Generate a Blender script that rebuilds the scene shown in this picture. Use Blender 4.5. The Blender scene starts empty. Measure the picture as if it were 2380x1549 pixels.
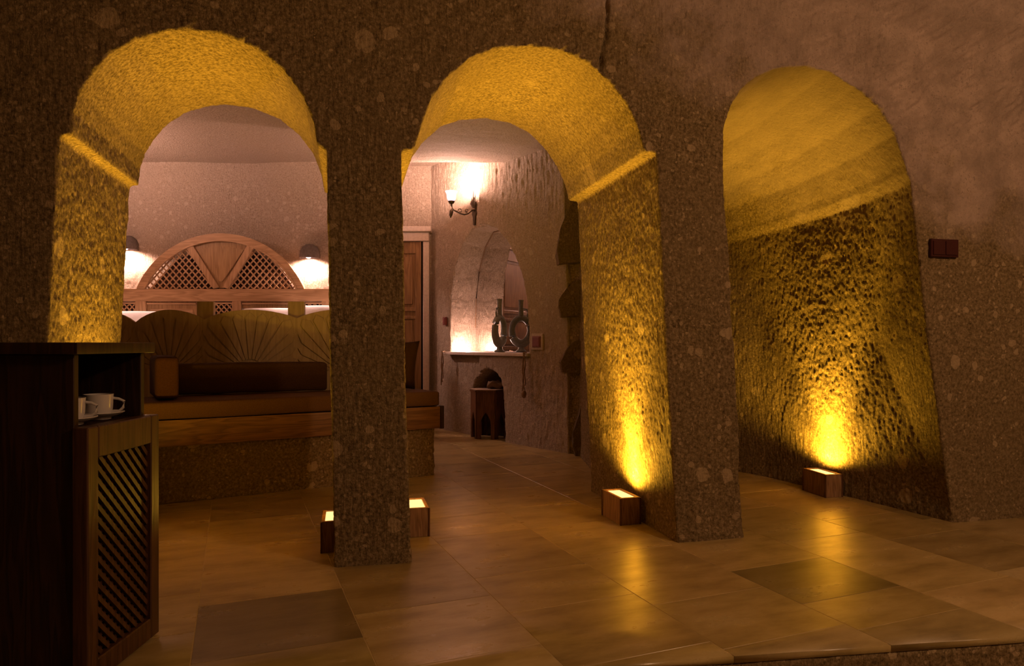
import bpy, bmesh, math, random
import numpy as np
from mathutils import Vector, Matrix

random.seed(7)
sc = bpy.context.scene
COL = sc.collection

# ------------------------------------------------------------------ camera, world, light, exposure
FPX, CX, HY, EYE = 1600.0, 1190.0, 800.0, 0.88
cam_d = bpy.data.cameras.new('camera')
cam_d.sensor_width = 36.0
cam_d.sensor_fit = 'HORIZONTAL'
cam_d.lens = FPX / 2380 * 36
cam_d.shift_y = (HY - 774.5) / 2380
cam_d.clip_start = 0.02
cam = bpy.data.objects.new('camera', cam_d)
cam.location = (0, 0, EYE)
cam.rotation_euler = (math.pi / 2, 0, 0)
COL.objects.link(cam)
sc.camera = cam

world = bpy.data.worlds.new('world')
world.use_nodes = True
world.node_tree.nodes['Background'].inputs[0].default_value = (0.0, 0.0, 0.0, 1)
world.node_tree.nodes['Background'].inputs[1].default_value = 0.0
sc.world = world

vs = sc.view_settings
vs.view_transform = 'Standard'
vs.look = 'None'
vs.exposure = 0.0
vs.gamma = 1.0
vs.use_curve_mapping = False

YELLOW = (1.0, 0.55, 0.045)
PINK = (1.0, 0.60, 0.50)
ROOM = (1.0, 0.58, 0.30)
UP_W = 200.0         # floor uplights, narrow beam
GLOW_W = 60.0        # floor uplights, wide glow of the glass
SCONCE_W = 130.0      # wall sconce by the fireplace
BED_W = 65.0         # two bed lamps
NICHE_W = 14.0
FRONT_W = 130.0       # ceiling lamp of the front room


# ------------------------------------------------------------------ small helpers
def mat_new(name):
    m = bpy.data.materials.new(name)
    m.use_nodes = True
    nt = m.node_tree
    b = nt.nodes['Principled BSDF']
    return m, nt, b


def node(nt, kind, **kw):
    n = nt.nodes.new(kind)
    for k, v in kw.items():
        if k.startswith('i_'):
            n.inputs[k[2:].replace('_', ' ')].default_value = v
        else:
            setattr(n, k, v)
    return n


def ramp(nt, src, stops, interp='LINEAR'):
    r = nt.nodes.new('ShaderNodeValToRGB')
    r.color_ramp.interpolation = interp
    el = r.color_ramp.elements
    while len(el) < len(stops):
        el.new(0.5)
    for e, (p, c) in zip(el, stops):
        e.position = p
        e.color = (c[0], c[1], c[2], 1) if not isinstance(c, (int, float)) else (c, c, c, 1)
    nt.links.new(src, r.inputs[0])
    return r.outputs[0]


def mixc(nt, fac, a, b, mode='MIX'):
    m = nt.nodes.new('ShaderNodeMix')
    m.data_type = 'RGBA'
    m.blend_type = mode
    for sock, v in ((m.inputs[0], fac), (m.inputs[6], a), (m.inputs[7], b)):
        if isinstance(v, (int, float)):
            sock.default_value = v
        elif isinstance(v, tuple):
            sock.default_value = (v[0], v[1], v[2], 1)
        else:
            nt.links.new(v, sock)
    return m.outputs[2]


def math_n(nt, op, a, b=None):
    m = nt.nodes.new('ShaderNodeMath')
    m.operation = op
    for sock, v in ((m.inputs[0], a), (m.inputs[1], b)):
        if v is None:
            continue
        if isinstance(v, (int, float)):
            sock.default_value = v
        else:
            nt.links.new(v, sock)
    return m.outputs[0]


def coords(nt, scale=(1, 1, 1), rot=(0, 0, 0), kind='Object'):
    tc = nt.nodes.new('ShaderNodeTexCoord')
    mp = nt.nodes.new('ShaderNodeMapping')
    mp.inputs['Scale'].default_value = scale
    mp.inputs['Rotation'].default_value = rot
    nt.links.new(tc.outputs[kind], mp.inputs[0])
    return mp.outputs[0]


def noise_t(nt, vec, scale, detail=4, rough=0.55):
    n = nt.nodes.new('ShaderNodeTexNoise')
    n.inputs['Scale'].default_value = scale
    n.inputs['Detail'].default_value = detail
    n.inputs['Roughness'].default_value = rough
    nt.links.new(vec, n.inputs['Vector'])
    return n.outputs['Fac']


def bump(nt, bsdf, height, strength, dist):
    b = nt.nodes.new('ShaderNodeBump')
    b.inputs['Strength'].default_value = strength
    b.inputs['Distance'].default_value = dist
    nt.links.new(height, b.inputs['Height'])
    nt.links.new(b.outputs[0], bsdf.inputs['Normal'])


# ------------------------------------------------------------------ materials
def stone_mat(name, dark, mid, light, incl=1.0, streak=True, bdist=0.012, rough=0.95, smooth_col=None):
    """volcanic tuff: speckled ground mass, pale pumice lumps, pick marks"""
    m, nt, b = mat_new(name)
    v = coords(nt)
    big = noise_t(nt, v, 1.6, 3)
    fine = noise_t(nt, v, 75, 6, 0.72)
    base = ramp(nt, fine, [(0.33, dark), (0.50, mid), (0.70, light)])
    base = mixc(nt, ramp(nt, big, [(0.35, 0.0), (0.65, 0.35)]), base, mid)
    # pumice inclusions, three sizes
    wob = nt.nodes.new('ShaderNodeTexNoise')
    wob.inputs['Scale'].default_value = 17
    wob.inputs['Detail'].default_value = 4
    nt.links.new(v, wob.inputs['Vector'])
    vv = nt.nodes.new('ShaderNodeVectorMath'); vv.operation = 'MULTIPLY_ADD'
    nt.links.new(wob.outputs['Color'], vv.inputs[0])
    vv.inputs[1].default_value = (0.04, 0.04, 0.04)
    nt.links.new(v, vv.inputs[2])
    masks = None
    for sc_, keep, rad in ((9, 0.80, 0.44), (22, 0.76, 0.44), (55, 0.74, 0.42)):
        vo = nt.nodes.new('ShaderNodeTexVoronoi')
        vo.inputs['Scale'].default_value = sc_
        nt.links.new(vv.outputs[0], vo.inputs['Vector'])
        sep = nt.nodes.new('ShaderNodeSeparateColor')
        nt.links.new(vo.outputs['Color'], sep.inputs[0])
        on = math_n(nt, 'GREATER_THAN', sep.outputs[0], keep)
        rr = math_n(nt, 'MULTIPLY', sep.outputs[1], rad)
        ins = math_n(nt, 'LESS_THAN', vo.outputs['Distance'], rr)
        mk = math_n(nt, 'MULTIPLY', on, ins)
        masks = mk if masks is None else math_n(nt, 'MAXIMUM', masks, mk)
    mk = math_n(nt, 'MULTIPLY', masks, incl)
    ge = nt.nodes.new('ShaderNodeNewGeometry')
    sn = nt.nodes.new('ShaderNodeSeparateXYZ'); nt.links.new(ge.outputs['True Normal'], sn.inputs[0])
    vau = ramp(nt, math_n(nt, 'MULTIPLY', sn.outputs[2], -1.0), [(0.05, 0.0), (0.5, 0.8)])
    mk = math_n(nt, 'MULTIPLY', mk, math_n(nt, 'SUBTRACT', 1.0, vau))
    pale = tuple(min(1, c * 1.28) for c in light)
    base = mixc(nt, mk, base, pale)
    sm = None
    if smooth_col:
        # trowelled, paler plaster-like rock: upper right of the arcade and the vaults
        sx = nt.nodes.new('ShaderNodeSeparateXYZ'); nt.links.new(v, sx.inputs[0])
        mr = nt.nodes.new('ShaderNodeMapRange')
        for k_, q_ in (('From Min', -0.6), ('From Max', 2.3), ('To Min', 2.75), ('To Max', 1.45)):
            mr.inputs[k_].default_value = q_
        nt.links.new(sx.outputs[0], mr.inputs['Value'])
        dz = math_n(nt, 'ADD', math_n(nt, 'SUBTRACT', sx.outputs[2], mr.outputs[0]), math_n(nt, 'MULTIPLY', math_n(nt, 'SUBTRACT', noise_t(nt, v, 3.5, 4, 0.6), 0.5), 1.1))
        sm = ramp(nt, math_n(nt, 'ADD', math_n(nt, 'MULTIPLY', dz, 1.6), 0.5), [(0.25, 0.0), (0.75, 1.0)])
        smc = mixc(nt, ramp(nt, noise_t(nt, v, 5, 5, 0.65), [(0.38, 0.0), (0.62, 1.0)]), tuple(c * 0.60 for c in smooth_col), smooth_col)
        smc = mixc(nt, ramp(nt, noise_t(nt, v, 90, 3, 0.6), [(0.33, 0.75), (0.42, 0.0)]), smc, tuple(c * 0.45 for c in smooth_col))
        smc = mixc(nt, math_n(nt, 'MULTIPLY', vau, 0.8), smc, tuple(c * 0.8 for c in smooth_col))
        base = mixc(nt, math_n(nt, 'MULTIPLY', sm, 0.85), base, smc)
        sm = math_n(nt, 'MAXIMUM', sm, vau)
    nt.links.new(base, b.inputs['Base Color'])
    b.inputs['Roughness'].default_value = rough
    b.inputs['Specular IOR Level'].default_value = 0.15
    # relief: granular + pick strokes
    gr = noise_t(nt, v, 70, 6, 0.75)
    st = noise_t(nt, coords(nt, (75, 75, 14)), 1.0, 3, 0.6)
    h = math_n(nt, 'ADD', gr, math_n(nt, 'MULTIPLY', st, 1.1 if streak else 0.3))
    h = math_n(nt, 'SUBTRACT', h, math_n(nt, 'MULTIPLY', mk, 0.35))
    if sm is not None:
        h = math_n(nt, 'MULTIPLY', h, math_n(nt, 'SUBTRACT', 1.0, math_n(nt, 'MULTIPLY', sm, 0.6)))
    bump(nt, b, h, 1.0, bdist)
    return m


def wood_mat(name, dark, light, axis='x', scale=1.0, rough=0.45, knots=True, gloss=0.3):
    m, nt, b = mat_new(name)
    s = {'x': (1.2, 14, 14), 'y': (14, 1.2, 14), 'z': (14, 14, 1.2)}[axis]
    s = tuple(q * scale for q in s)
    v = coords(nt, s)
    n1 = noise_t(nt, v, 1.0, 3, 0.5)
    w = math_n(nt, 'FRACT', math_n(nt, 'MULTIPLY', n1, 9.0))
    ringm = ramp(nt, w, [(0.0, 0.0), (0.75, 1.0), (1.0, 0.1)])
    n2 = noise_t(nt, coords(nt, tuple(q * 5 for q in s)), 1.0, 4, 0.7)
    f = math_n(nt, 'ADD', math_n(nt, 'MULTIPLY', ringm, 0.55), math_n(nt, 'MULTIPLY', n2, 0.5))
    c = ramp(nt, f, [(0.15, dark), (0.9, light)])
    nt.links.new(c, b.inputs['Base Color'])
    b.inputs['Roughness'].default_value = rough
    b.inputs['Specular IOR Level'].default_value = gloss
    bump(nt, b, f, 0.25, 0.002)
    return m


def plain_mat(name, col, rough=0.6, metal=0.0, spec=0.4, nscale=40, namp=0.12, bd=0.0):
    m, nt, b = mat_new(name)
    v = coords(nt)
    n = noise_t(nt, v, nscale, 4, 0.6)
    lo = tuple(c * (1 - namp) for c in col)
    hi = tuple(min(1, c * (1 + namp)) for c in col)
    nt.links.new(ramp(nt, n, [(0.3, lo), (0.7, hi)]), b.inputs['Base Color'])
    b.inputs['Roughness'].default_value = rough
    b.inputs['Metallic'].default_value = metal
    b.inputs['Specular IOR Level'].default_value = spec
    if bd:
        bump(nt, b, n, 1.0, bd)
    return m


def emit_mat(name, col, strength):
    m, nt, b = mat_new(name)
    b.inputs['Base Color'].default_value = (*col, 1)
    b.inputs['Emission Color'].default_value = (*col, 1)
    b.inputs['Emission Strength'].default_value = strength
    b.inputs['Roughness'].default_value = 0.5
    return m


def tile_mat():
    m, nt, b = mat_new('travertine')
    oi = nt.nodes.new('ShaderNodeObjectInfo')
    tc = nt.nodes.new('ShaderNodeTexCoord')
    off = nt.nodes.new('ShaderNodeVectorMath'); off.operation = 'MULTIPLY_ADD'
    cmb = nt.nodes.new('ShaderNodeCombineXYZ')
    for i in range(3):
        nt.links.new(oi.outputs['Random'], cmb.inputs[i])
    nt.links.new(cmb.outputs[0], off.inputs[0])
    off.inputs[1].default_value = (37, 53, 11)
    nt.links.new(tc.outputs['Object'], off.inputs[2])
    mp = nt.nodes.new('ShaderNodeMapping')
    mp.inputs['Scale'].default_value = (2.2, 6.0, 3)
    nt.links.new(off.outputs[0], mp.inputs[0])
    n1 = noise_t(nt, mp.outputs[0], 1.6, 6, 0.62)
    n2 = noise_t(nt, off.outputs[0], 26, 3, 0.5)
    c = ramp(nt, n1, [(0.28, (0.20, 0.14, 0.05)), (0.5, (0.34, 0.25, 0.10)), (0.72, (0.44, 0.335, 0.16))])
    c = mixc(nt, ramp(nt, n2, [(0.70, 0.0), (0.76, 0.5)]), c, (0.45, 0.36, 0.26))
    c = mixc(nt, 1.0, c, oi.outputs['Color'], 'MULTIPLY')
    nt.links.new(c, b.inputs['Base Color'])
    r = ramp(nt, n1, [(0.3, 0.34), (0.7, 0.26)])
    nt.links.new(r, b.inputs['Roughness'])
    b.inputs['Specular IOR Level'].default_value = 0.5
    bump(nt, b, n1, 0.25, 0.004)
    return m


M = {}
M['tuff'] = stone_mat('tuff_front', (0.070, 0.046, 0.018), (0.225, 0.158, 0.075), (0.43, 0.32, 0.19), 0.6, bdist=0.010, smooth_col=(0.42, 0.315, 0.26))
M['tuff_room'] = stone_mat('tuff_room', (0.23, 0.168, 0.12), (0.37, 0.285, 0.21), (0.48, 0.39, 0.305), 0.35, bdist=0.011)
M['tuff_shade'] = stone_mat('tuff_shade', (0.09, 0.06, 0.035), (0.17, 0.12, 0.07), (0.28, 0.20, 0.13), 0.4)  # darkened tuff for the corner stones, shade put into the colour
M['grout'] = plain_mat('grout', (0.38, 0.285, 0.14), 0.6)
M['tile'] = tile_mat()
M['dark_wood'] = wood_mat('dark_wood', (0.012, 0.0045, 0.002), (0.042, 0.017, 0.007), 'z', 1.0, 0.5)
M['door_dark'] = wood_mat('cabinet_door_wood', (0.035, 0.014, 0.006), (0.085, 0.037, 0.015), 'z', 1.0, 0.4)
M['black_in'] = plain_mat('cabinet_inside', (0.012, 0.007, 0.005), 0.8)
M['plank'] = wood_mat('bench_plank', (0.11, 0.05, 0.02), (0.25, 0.125, 0.05), 'x', 1.0, 0.5)
M['plank_end'] = wood_mat('plank_end', (0.02, 0.008, 0.004), (0.05, 0.02, 0.01), 'z', 1.0, 0.55)
M['pine'] = wood_mat('pine', (0.33, 0.19, 0.09), (0.55, 0.35, 0.19), 'x', 0.8, 0.5)
M['pine_v'] = wood_mat('pine_upright', (0.33, 0.19, 0.09), (0.55, 0.35, 0.19), 'z', 0.8, 0.5)
M['pine_dark'] = wood_mat('pine_panel', (0.26, 0.15, 0.065), (0.42, 0.26, 0.12), 'z', 0.8, 0.45)
M['door_wood'] = wood_mat('door_wood', (0.18, 0.10, 0.045), (0.32, 0.19, 0.085), 'z', 0.8, 0.45)
M['carved'] = wood_mat('carved_board', (0.34, 0.245, 0.13), (0.46, 0.34, 0.19), 'z', 0.7, 0.7)
M['stool'] = wood_mat('stool_wood', (0.06, 0.025, 0.012), (0.16, 0.07, 0.03), 'z', 1.5, 0.4)
M['stool_top'] = plain_mat('stool_top', (0.45, 0.33, 0.25), 0.8, bd=0.004)
M['fabric'] = plain_mat('brown_fabric', (0.105, 0.052, 0.022), 0.95, spec=0.1, nscale=220, namp=0.25, bd=0.001)
M['fabric_dark'] = plain_mat('dark_fabric', (0.055, 0.026, 0.012), 0.95, spec=0.1, nscale=220, namp=0.25, bd=0.001)
M['fabric_red'] = plain_mat('red_brown_fabric', (0.055, 0.022, 0.009), 0.95, spec=0.1, nscale=220, namp=0.25, bd=0.001)
M['linen'] = plain_mat('white_linen', (0.78, 0.75, 0.76), 0.9, spec=0.1, nscale=60, namp=0.04, bd=0.001)
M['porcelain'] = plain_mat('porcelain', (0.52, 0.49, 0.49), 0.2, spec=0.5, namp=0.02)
M['ceramic'] = plain_mat('grey_ceramic', (0.17, 0.17, 0.14), 0.55, namp=0.2, nscale=60)
M['lamp_cap'] = plain_mat('lamp_cap', (0.12, 0.095, 0.08), 0.8, namp=0.25, bd=0.002)
M['bronze'] = plain_mat('bronze', (0.10, 0.075, 0.05), 0.4, 0.8, nscale=90)
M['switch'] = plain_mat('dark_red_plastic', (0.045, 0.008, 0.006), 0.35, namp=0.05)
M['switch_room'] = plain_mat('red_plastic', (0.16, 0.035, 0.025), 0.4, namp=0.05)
M['plate'] = plain_mat('pale_plate', (0.42, 0.33, 0.28), 0.7)
M['shelf'] = plain_mat('shelf_paint', (0.55, 0.46, 0.40), 0.6)
M['rope'] = plain_mat('rope', (0.22, 0.13, 0.07), 0.95, namp=0.35, nscale=160, bd=0.003)
M['box_wood'] = wood_mat('box_wood', (0.16, 0.085, 0.04), (0.36, 0.21, 0.11), 'z', 1.6, 0.45)
M['box_edge'] = wood_mat('box_edge', (0.07, 0.03, 0.012), (0.14, 0.065, 0.03), 'z', 1.6, 0.45)
M['box_glow'] = emit_mat('uplight_glass', (1.0, 0.72, 0.30), 1.25)
M['shade_glow'] = emit_mat('opal_shade', (1.0, 0.72, 0.86), 1.3)
M['bulb'] = emit_mat('bulb', (1.0, 0.75, 0.85), 3.0)
M['gap_shade'] = plain_mat('door_gap_shade', (0.01, 0.007, 0.005), 0.9)  # near-black, paints the shade between door leaf and frame
m_, nt_, b_ = mat_new('mirror_glass')
b_.inputs['Metallic'].default_value = 1.0
b_.inputs['Roughness'].default_value = 0.02
nt_.links.new(ramp(nt_, noise_t(nt_, coords(nt_), 3, 2), [(0.3, (0.72, 0.70, 0.68)), (0.7, (0.80, 0.78, 0.76))]), b_.inputs['Base Color'])
M['mirror'] = m_


# ------------------------------------------------------------------ mesh helpers
def tag(o, label=None, cat=None, group=None, kind=None):
    if label: o['label'] = label
    if cat: o['category'] = cat
    if group: o['group'] = group
    if kind: o['kind'] = kind
    return o


def thing(name, label, cat, loc=(0, 0, 0), rotz=0.0, group=None, kind=None):
    o = bpy.data.objects.new(name, None)
    o.empty_display_size = 0.1
    COL.objects.link(o)
    o.location = loc
    o.rotation_euler = (0, 0, rotz)
    return tag(o, label, cat, group, kind)


def obj(name, me, mat=None, parent=None, loc=None, rot=None):
    o = bpy.data.objects.new(name, me)
    COL.objects.link(o)
    if mat is not None and len(me.materials) == 0:
        me.materials.append(M[mat] if isinstance(mat, str) else mat)
    if parent is not None: o.parent = parent
    if loc is not None: o.location = loc
    if rot is not None: o.rotation_euler = rot
    return o


def to_mesh(bm, name='mesh', smooth=False, angle=None):
    me = bpy.data.meshes.new(name)
    bmesh.ops.recalc_face_normals(bm, faces=bm.faces[:])
    if smooth:
        for f in bm.faces: f.smooth = True
        if angle:
            for e in bm.edges:
                if len(e.link_faces) == 2 and e.calc_face_angle(0) > angle:
                    e.smooth = False
    bm.to_mesh(me)
    bm.free()
    return me


def add_box(bm, lo, hi):
    vs_ = [bm.verts.new((x, y, z)) for z in (lo[2], hi[2]) for y in (lo[1], hi[1]) for x in (lo[0], hi[0])]
    for f in ((0, 2, 3, 1), (4, 5, 7, 6), (0, 1, 5, 4), (2, 6, 7, 3), (0, 4, 6, 2), (1, 3, 7, 5)):
        bm.faces.new([vs_[i] for i in f])
    return vs_


def box(lo, hi, bev=0.0, seg=2, name='box', smooth=None):
    bm = bmesh.new()
    add_box(bm, lo, hi)
    if bev:
        bmesh.ops.bevel(bm, geom=bm.edges[:], offset=bev, segments=seg, affect='EDGES', profile=0.6)
    return to_mesh(bm, name, smooth=bool(bev) if smooth is None else smooth, angle=0.6)


def prism(pts, axis, a0, a1, bev=0.0, name='prism', smooth=False):
    """closed 2D outline extruded along an axis: 'y' -> pts are (x,z); 'x' -> (y,z); 'z' -> (x,y)"""
    bm = bmesh.new()
    def P(p, a):
        return {'y': (p[0], a, p[1]), 'x': (a, p[0], p[1]), 'z': (p[0], p[1], a)}[axis]
    A = [bm.verts.new(P(p, a0)) for p in pts]
    B = [bm.verts.new(P(p, a1)) for p in pts]
    n = len(pts)
    bm.faces.new(A); bm.faces.new(B[::-1])
    for i in range(n):
        bm.faces.new((A[i], A[(i + 1) % n], B[(i + 1) % n], B[i]))
    bmesh.ops.recalc_face_normals(bm, faces=bm.faces[:])
    if bev:
        ed = [e for e in bm.edges if len(e.link_faces) == 2 and e.calc_face_angle(0) > 0.5]
        bmesh.ops.bevel(bm, geom=ed, offset=bev, segments=2, affect='EDGES')
    return to_mesh(bm, name, smooth=smooth, angle=0.6)


def loft(sections, name='loft', closed_caps=True):
    bm = bmesh.new()
    R = [[bm.verts.new(p) for p in s] for s in sections]
    n = len(sections[0])
    for a, b in zip(R[:-1], R[1:]):
        for i in range(n):
            bm.faces.new((a[i], a[(i + 1) % n], b[(i + 1) % n], b[i]))
    if closed_caps:
        bm.faces.new(R[0][::-1]); bm.faces.new(R[-1])
    bmesh.ops.triangulate(bm, faces=[f for f in bm.faces if len(f.verts) > 4])
    return to_mesh(bm, name)


def tube(path, rad, seg=8, name='tube', closed=False):
    """swept tube; rad may be a list"""
    bm = bmesh.new()
    P = [Vector(p) for p in path]
    n = len(P)
    rads = rad if isinstance(rad, (list, tuple)) else [rad] * n
    rings = []
    up = Vector((0, 0, 1))
    for i in range(n):
        if closed:
            t = P[(i + 1) % n] - P[i - 1]
        else:
            t = P[min(i + 1, n - 1)] - P[max(i - 1, 0)]
        t.normalize()
        a = t.cross(up if abs(t.z) < 0.95 else Vector((1, 0, 0))).normalized()
        b = t.cross(a).normalized()
        rings.append([bm.verts.new(P[i] + rads[i] * (math.cos(q) * a + math.sin(q) * b)) for q in [2 * math.pi * k / seg for k in range(seg)]])
    rng = range(n) if closed else range(n - 1)
    for i in rng:
        a, b = rings[i], rings[(i + 1) % n]
        for k in range(seg):
            bm.faces.new((a[k], a[(k + 1) % seg], b[(k + 1) % seg], b[k]))
    if not closed:
        bm.faces.new(rings[0][::-1]); bm.faces.new(rings[-1])
    return to_mesh(bm, name, smooth=True, angle=1.0)


def lathe(prof, seg=24, name='lathe', a0=0.0, a1=2 * math.pi):
    """profile [(r,z)...] spun about z"""
    bm = bmesh.new()
    full = abs(a1 - a0 - 2 * math.pi) < 1e-6
    N = seg if full else seg + 1
    rings = []
    for r, z in prof:
        rings.append([bm.verts.new((r * math.cos(a0 + (a1 - a0) * k / seg), r * math.sin(a0 + (a1 - a0) * k / seg), z)) for k in range(N)])
    for a, b in zip(rings[:-1], rings[1:]):
        for k in range(N if full else N - 1):
            bm.faces.new((a[k], a[(k + 1) % N], b[(k + 1) % N], b[k]))
    bmesh.ops.remove_doubles(bm, verts=bm.verts[:], dist=1e-5)
    return to_mesh(bm, name, smooth=True, angle=0.7)


def cushion(lx, ly, lz, puff=0.02, bev=0.03, name='cushion'):
    """a filled cushion, centred in x,y, sitting on z = 0"""
    bm = bmesh.new()
    bmesh.ops.create_cube(bm, size=1.0)
    bmesh.ops.scale(bm, vec=(lx, ly, lz), verts=bm.verts[:])
    bmesh.ops.bevel(bm, geom=bm.edges[:], offset=bev, segments=3, affect='EDGES', profile=0.7)
    for k, ax in ((int(lx / 0.12) + 1, 0), (int(ly / 0.12) + 1, 1)):
        ed = [e for e in bm.edges if abs((e.verts[0].co - e.verts[1].co)[ax]) > (lx, ly)[ax] * 0.6]
        if ed: bmesh.ops.subdivide_edges(bm, edges=ed, cuts=k, use_grid_fill=True)
    rnd = random.Random(int(lx * 1000) + int(lz * 977))
    ph = [rnd.uniform(0, 6) for _ in range(4)]
    for v in bm.verts:
        u, w = v.co.x / lx * 2, v.co.y / ly * 2
        d = puff * max(0, 1 - abs(u) ** 3) * max(0, 1 - abs(w) ** 3)
        v.co.z += (1 if v.co.z > 0 else -0.0) * d
        v.co.z += 0.002 * math.sin(u * 9 + ph[0]) * math.cos(w * 5 + ph[1])
        v.co.z += lz / 2
    return to_mesh(bm, name, smooth=True)


def pillow(lx, ly, lz, name='pillow', n=16):
    """soft pillow, corners pinched; lies in xy, centred on z"""
    bm = bmesh.new()
    top, bot = {}, {}
    for i in range(n + 1):
        for j in range(n + 1):
            u, w = -1 + 2 * i / n, -1 + 2 * j / n
            e = (max(0.0, 1 - u ** 4) * max(0.0, 1 - w ** 4)) ** 0.5
            pin = 1 - 0.08 * (abs(u) * abs(w)) ** 0 * ((1 - abs(w) ** 2) * abs(u) ** 3)
            pin2 = 1 - 0.08 * ((1 - abs(u) ** 2) * abs(w) ** 3)
            x, y = u * lx / 2 * pin, w * ly / 2 * pin2
            wr = 0.05 * math.sin(5 * u + 2 * w) * e
            top[i, j] = bm.verts.new((x, y, lz / 2 * (e + wr)))
            bot[i, j] = top[i, j] if i in (0, n) or j in (0, n) else bm.verts.new((x, y, -lz / 2 * e))
    for i in range(n):
        for j in range(n):
            for d in (top, bot):
                q = [d[i, j], d[i + 1, j], d[i + 1, j + 1], d[i, j + 1]]
                q = list(dict.fromkeys(q))
                try: bm.faces.new(q if d is top else q[::-1])
                except ValueError: pass
    return to_mesh(bm, name, smooth=True)


# ------------------------------------------------------------------ numpy noise for real relief
def _h(ix, iy, iz, seed):
    h = (ix.astype(np.uint32) * np.uint32(374761393) + iy.astype(np.uint32) * np.uint32(668265263)
         + iz.astype(np.uint32) * np.uint32(2147483647) + np.uint32((seed * 974634777) & 0xffffffff))
    h = (h ^ (h >> np.uint32(13))) * np.uint32(1274126177)
    h = h ^ (h >> np.uint32(16))
    h = h * np.uint32(2246822519)
    h = h ^ (h >> np.uint32(15))
    return h.astype(np.float64) / 4294967295.0


def vnoise(P, seed=0):
    F = np.floor(P)
    I = F.astype(np.int64)
    f = P - F
    f = f * f * (3 - 2 * f)
    out = 0
    for dx in (0, 1):
        wx = f[:, 0] if dx else 1 - f[:, 0]
        for dy in (0, 1):
            wy = f[:, 1] if dy else 1 - f[:, 1]
            for dz in (0, 1):
                wz = f[:, 2] if dz else 1 - f[:, 2]
                out = out + wx * wy * wz * _h(I[:, 0] + dx, I[:, 1] + dy, I[:, 2] + dz, seed)
    return out * 2 - 1


def fbm(P, oct=3, seed=0):
    s, a, t = 0, 1.0, 0
    for o in range(oct):
        s = s + a * vnoise(P * (2.03 ** o) + 13.7 * o, seed + o)
        t += a; a *= 0.5
    return s / t


def rough_stone(P, low=0.012, mid=0.006, strokes=0.004, s_scale=(60, 60, 14)):
    d = low * fbm(P * 2.6, 3, 1) + mid * fbm(P * 16, 3, 5)
    d += strokes * vnoise(P * np.array(s_scale), 9)
    d += strokes * 0.8 * vnoise(P * 48, 12)
    return d


_tmp_objs = []


def carve(name, solids, cutters, voxel, disp, mat, smooth_it=0):
    """union of closed solids minus cutters -> even mesh -> hewn relief"""
    bm = bmesh.new()
    for s in solids: bm.from_mesh(s)
    base = bpy.data.meshes.new('base'); bm.to_mesh(base); bm.free()
    o = bpy.data.objects.new('tmp_base', base); COL.objects.link(o)
    tmp = [o]
    for c in cutters:
        co = bpy.data.objects.new('tmp_cut', c); COL.objects.link(co); tmp.append(co)
        md = o.modifiers.new('b', 'BOOLEAN'); md.operation = 'DIFFERENCE'; md.solver = 'EXACT'; md.object = co
        md.use_self = len(solids) > 1
    md = o.modifiers.new('r', 'REMESH'); md.mode = 'VOXEL'; md.voxel_size = voxel; md.use_smooth_shade = True
    dg = bpy.context.evaluated_depsgraph_get()
    me = bpy.data.meshes.new_from_object(o.evaluated_get(dg))
    for t in tmp: bpy.data.objects.remove(t)
    me.materials.clear()
    n = len(me.vertices)
    co = np.empty(n * 3); me.vertices.foreach_get('co', co); co = co.reshape(-1, 3)
    no = np.empty(n * 3); me.vertices.foreach_get('normal', no); no = no.reshape(-1, 3)
    d = disp(co, no)
    co = co + no * d[:, None]
    me.vertices.foreach_set('co', co.ravel())
    me.polygons.foreach_set('use_smooth', np.ones(len(me.polygons), dtype=bool))
    me.update()
    me.name = name
    return obj(name, me, mat)


def slab_grid(name, origin, eu, ev, nrm, lu, lv, step, disp, mat, thick=0.12):
    """a wall or ceiling: dense displaced face towards nrm with a flat back"""
    nu, nv = int(lu / step) + 1, int(lv / step) + 1
    u = np.linspace(0, lu, nu); v = np.linspace(0, lv, nv)
    U, V = np.meshgrid(u, v, indexing='ij')
    o = np.array(origin); eu = np.array(eu); ev = np.array(ev); nr = np.array(nrm)
    P = o + U.reshape(-1, 1) * eu + V.reshape(-1, 1) * ev
    d = disp(P, np.broadcast_to(nr, P.shape))
    F = P + nr * d[:, None]
    idx = np.arange(nu * nv).reshape(nu, nv)
    q = np.stack([idx[:-1, :-1], idx[1:, :-1], idx[1:, 1:], idx[:-1, 1:]], -1).reshape(-1, 4)
    if np.dot(np.cross(eu, ev), nr) < 0: q = q[:, ::-1]
    rim = np.concatenate([idx[:, 0], idx[-1, 1:], idx[-2::-1, -1], idx[0, -2:0:-1]])
    m = len(rim)
    B = P[rim] - nr * thick
    verts = np.concatenate([F, B])
    b0 = nu * nv
    faces = [tuple(f) for f in q.tolist()]
    for i in range(m):
        j = (i + 1) % m
        faces.append((int(rim[i]), b0 + i, b0 + j, int(rim[j])))
    faces.append(tuple(range(b0 + m - 1, b0 - 1, -1)))
    me = bpy.data.meshes.new(name)
    me.from_pydata(verts.tolist(), [], faces)
    me.polygons.foreach_set('use_smooth', np.ones(len(me.polygons), dtype=bool))
    me.update()
    return obj(name, me, mat)


# ------------------------------------------------------------------ plan of the place (metres)
# arcade: s runs along its front face, t into its depth
P0 = np.array([-0.591, 2.734]); U0 = np.array([0.9728, 0.2318]); N0 = np.array([-0.2318, 0.9728])


def AW(s, t, z):
    p = P0 + U0 * s + N0 * t
    return (float(p[0]), float(p[1]), z)


def on_plane(x, y, p0, u):
    """where a line of sight of the survey meets an upright plane: distance along it and height"""
    k = (x - CX) / FPX
    a = (k * p0[1] - p0[0]) / (u[0] - k * u[1])
    Y = p0[1] + a * u[1]
    return float(a), float(EYE + (HY - y) / FPX * Y)


def fp(x, y):
    return on_plane(x, y, P0, U0)


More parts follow.
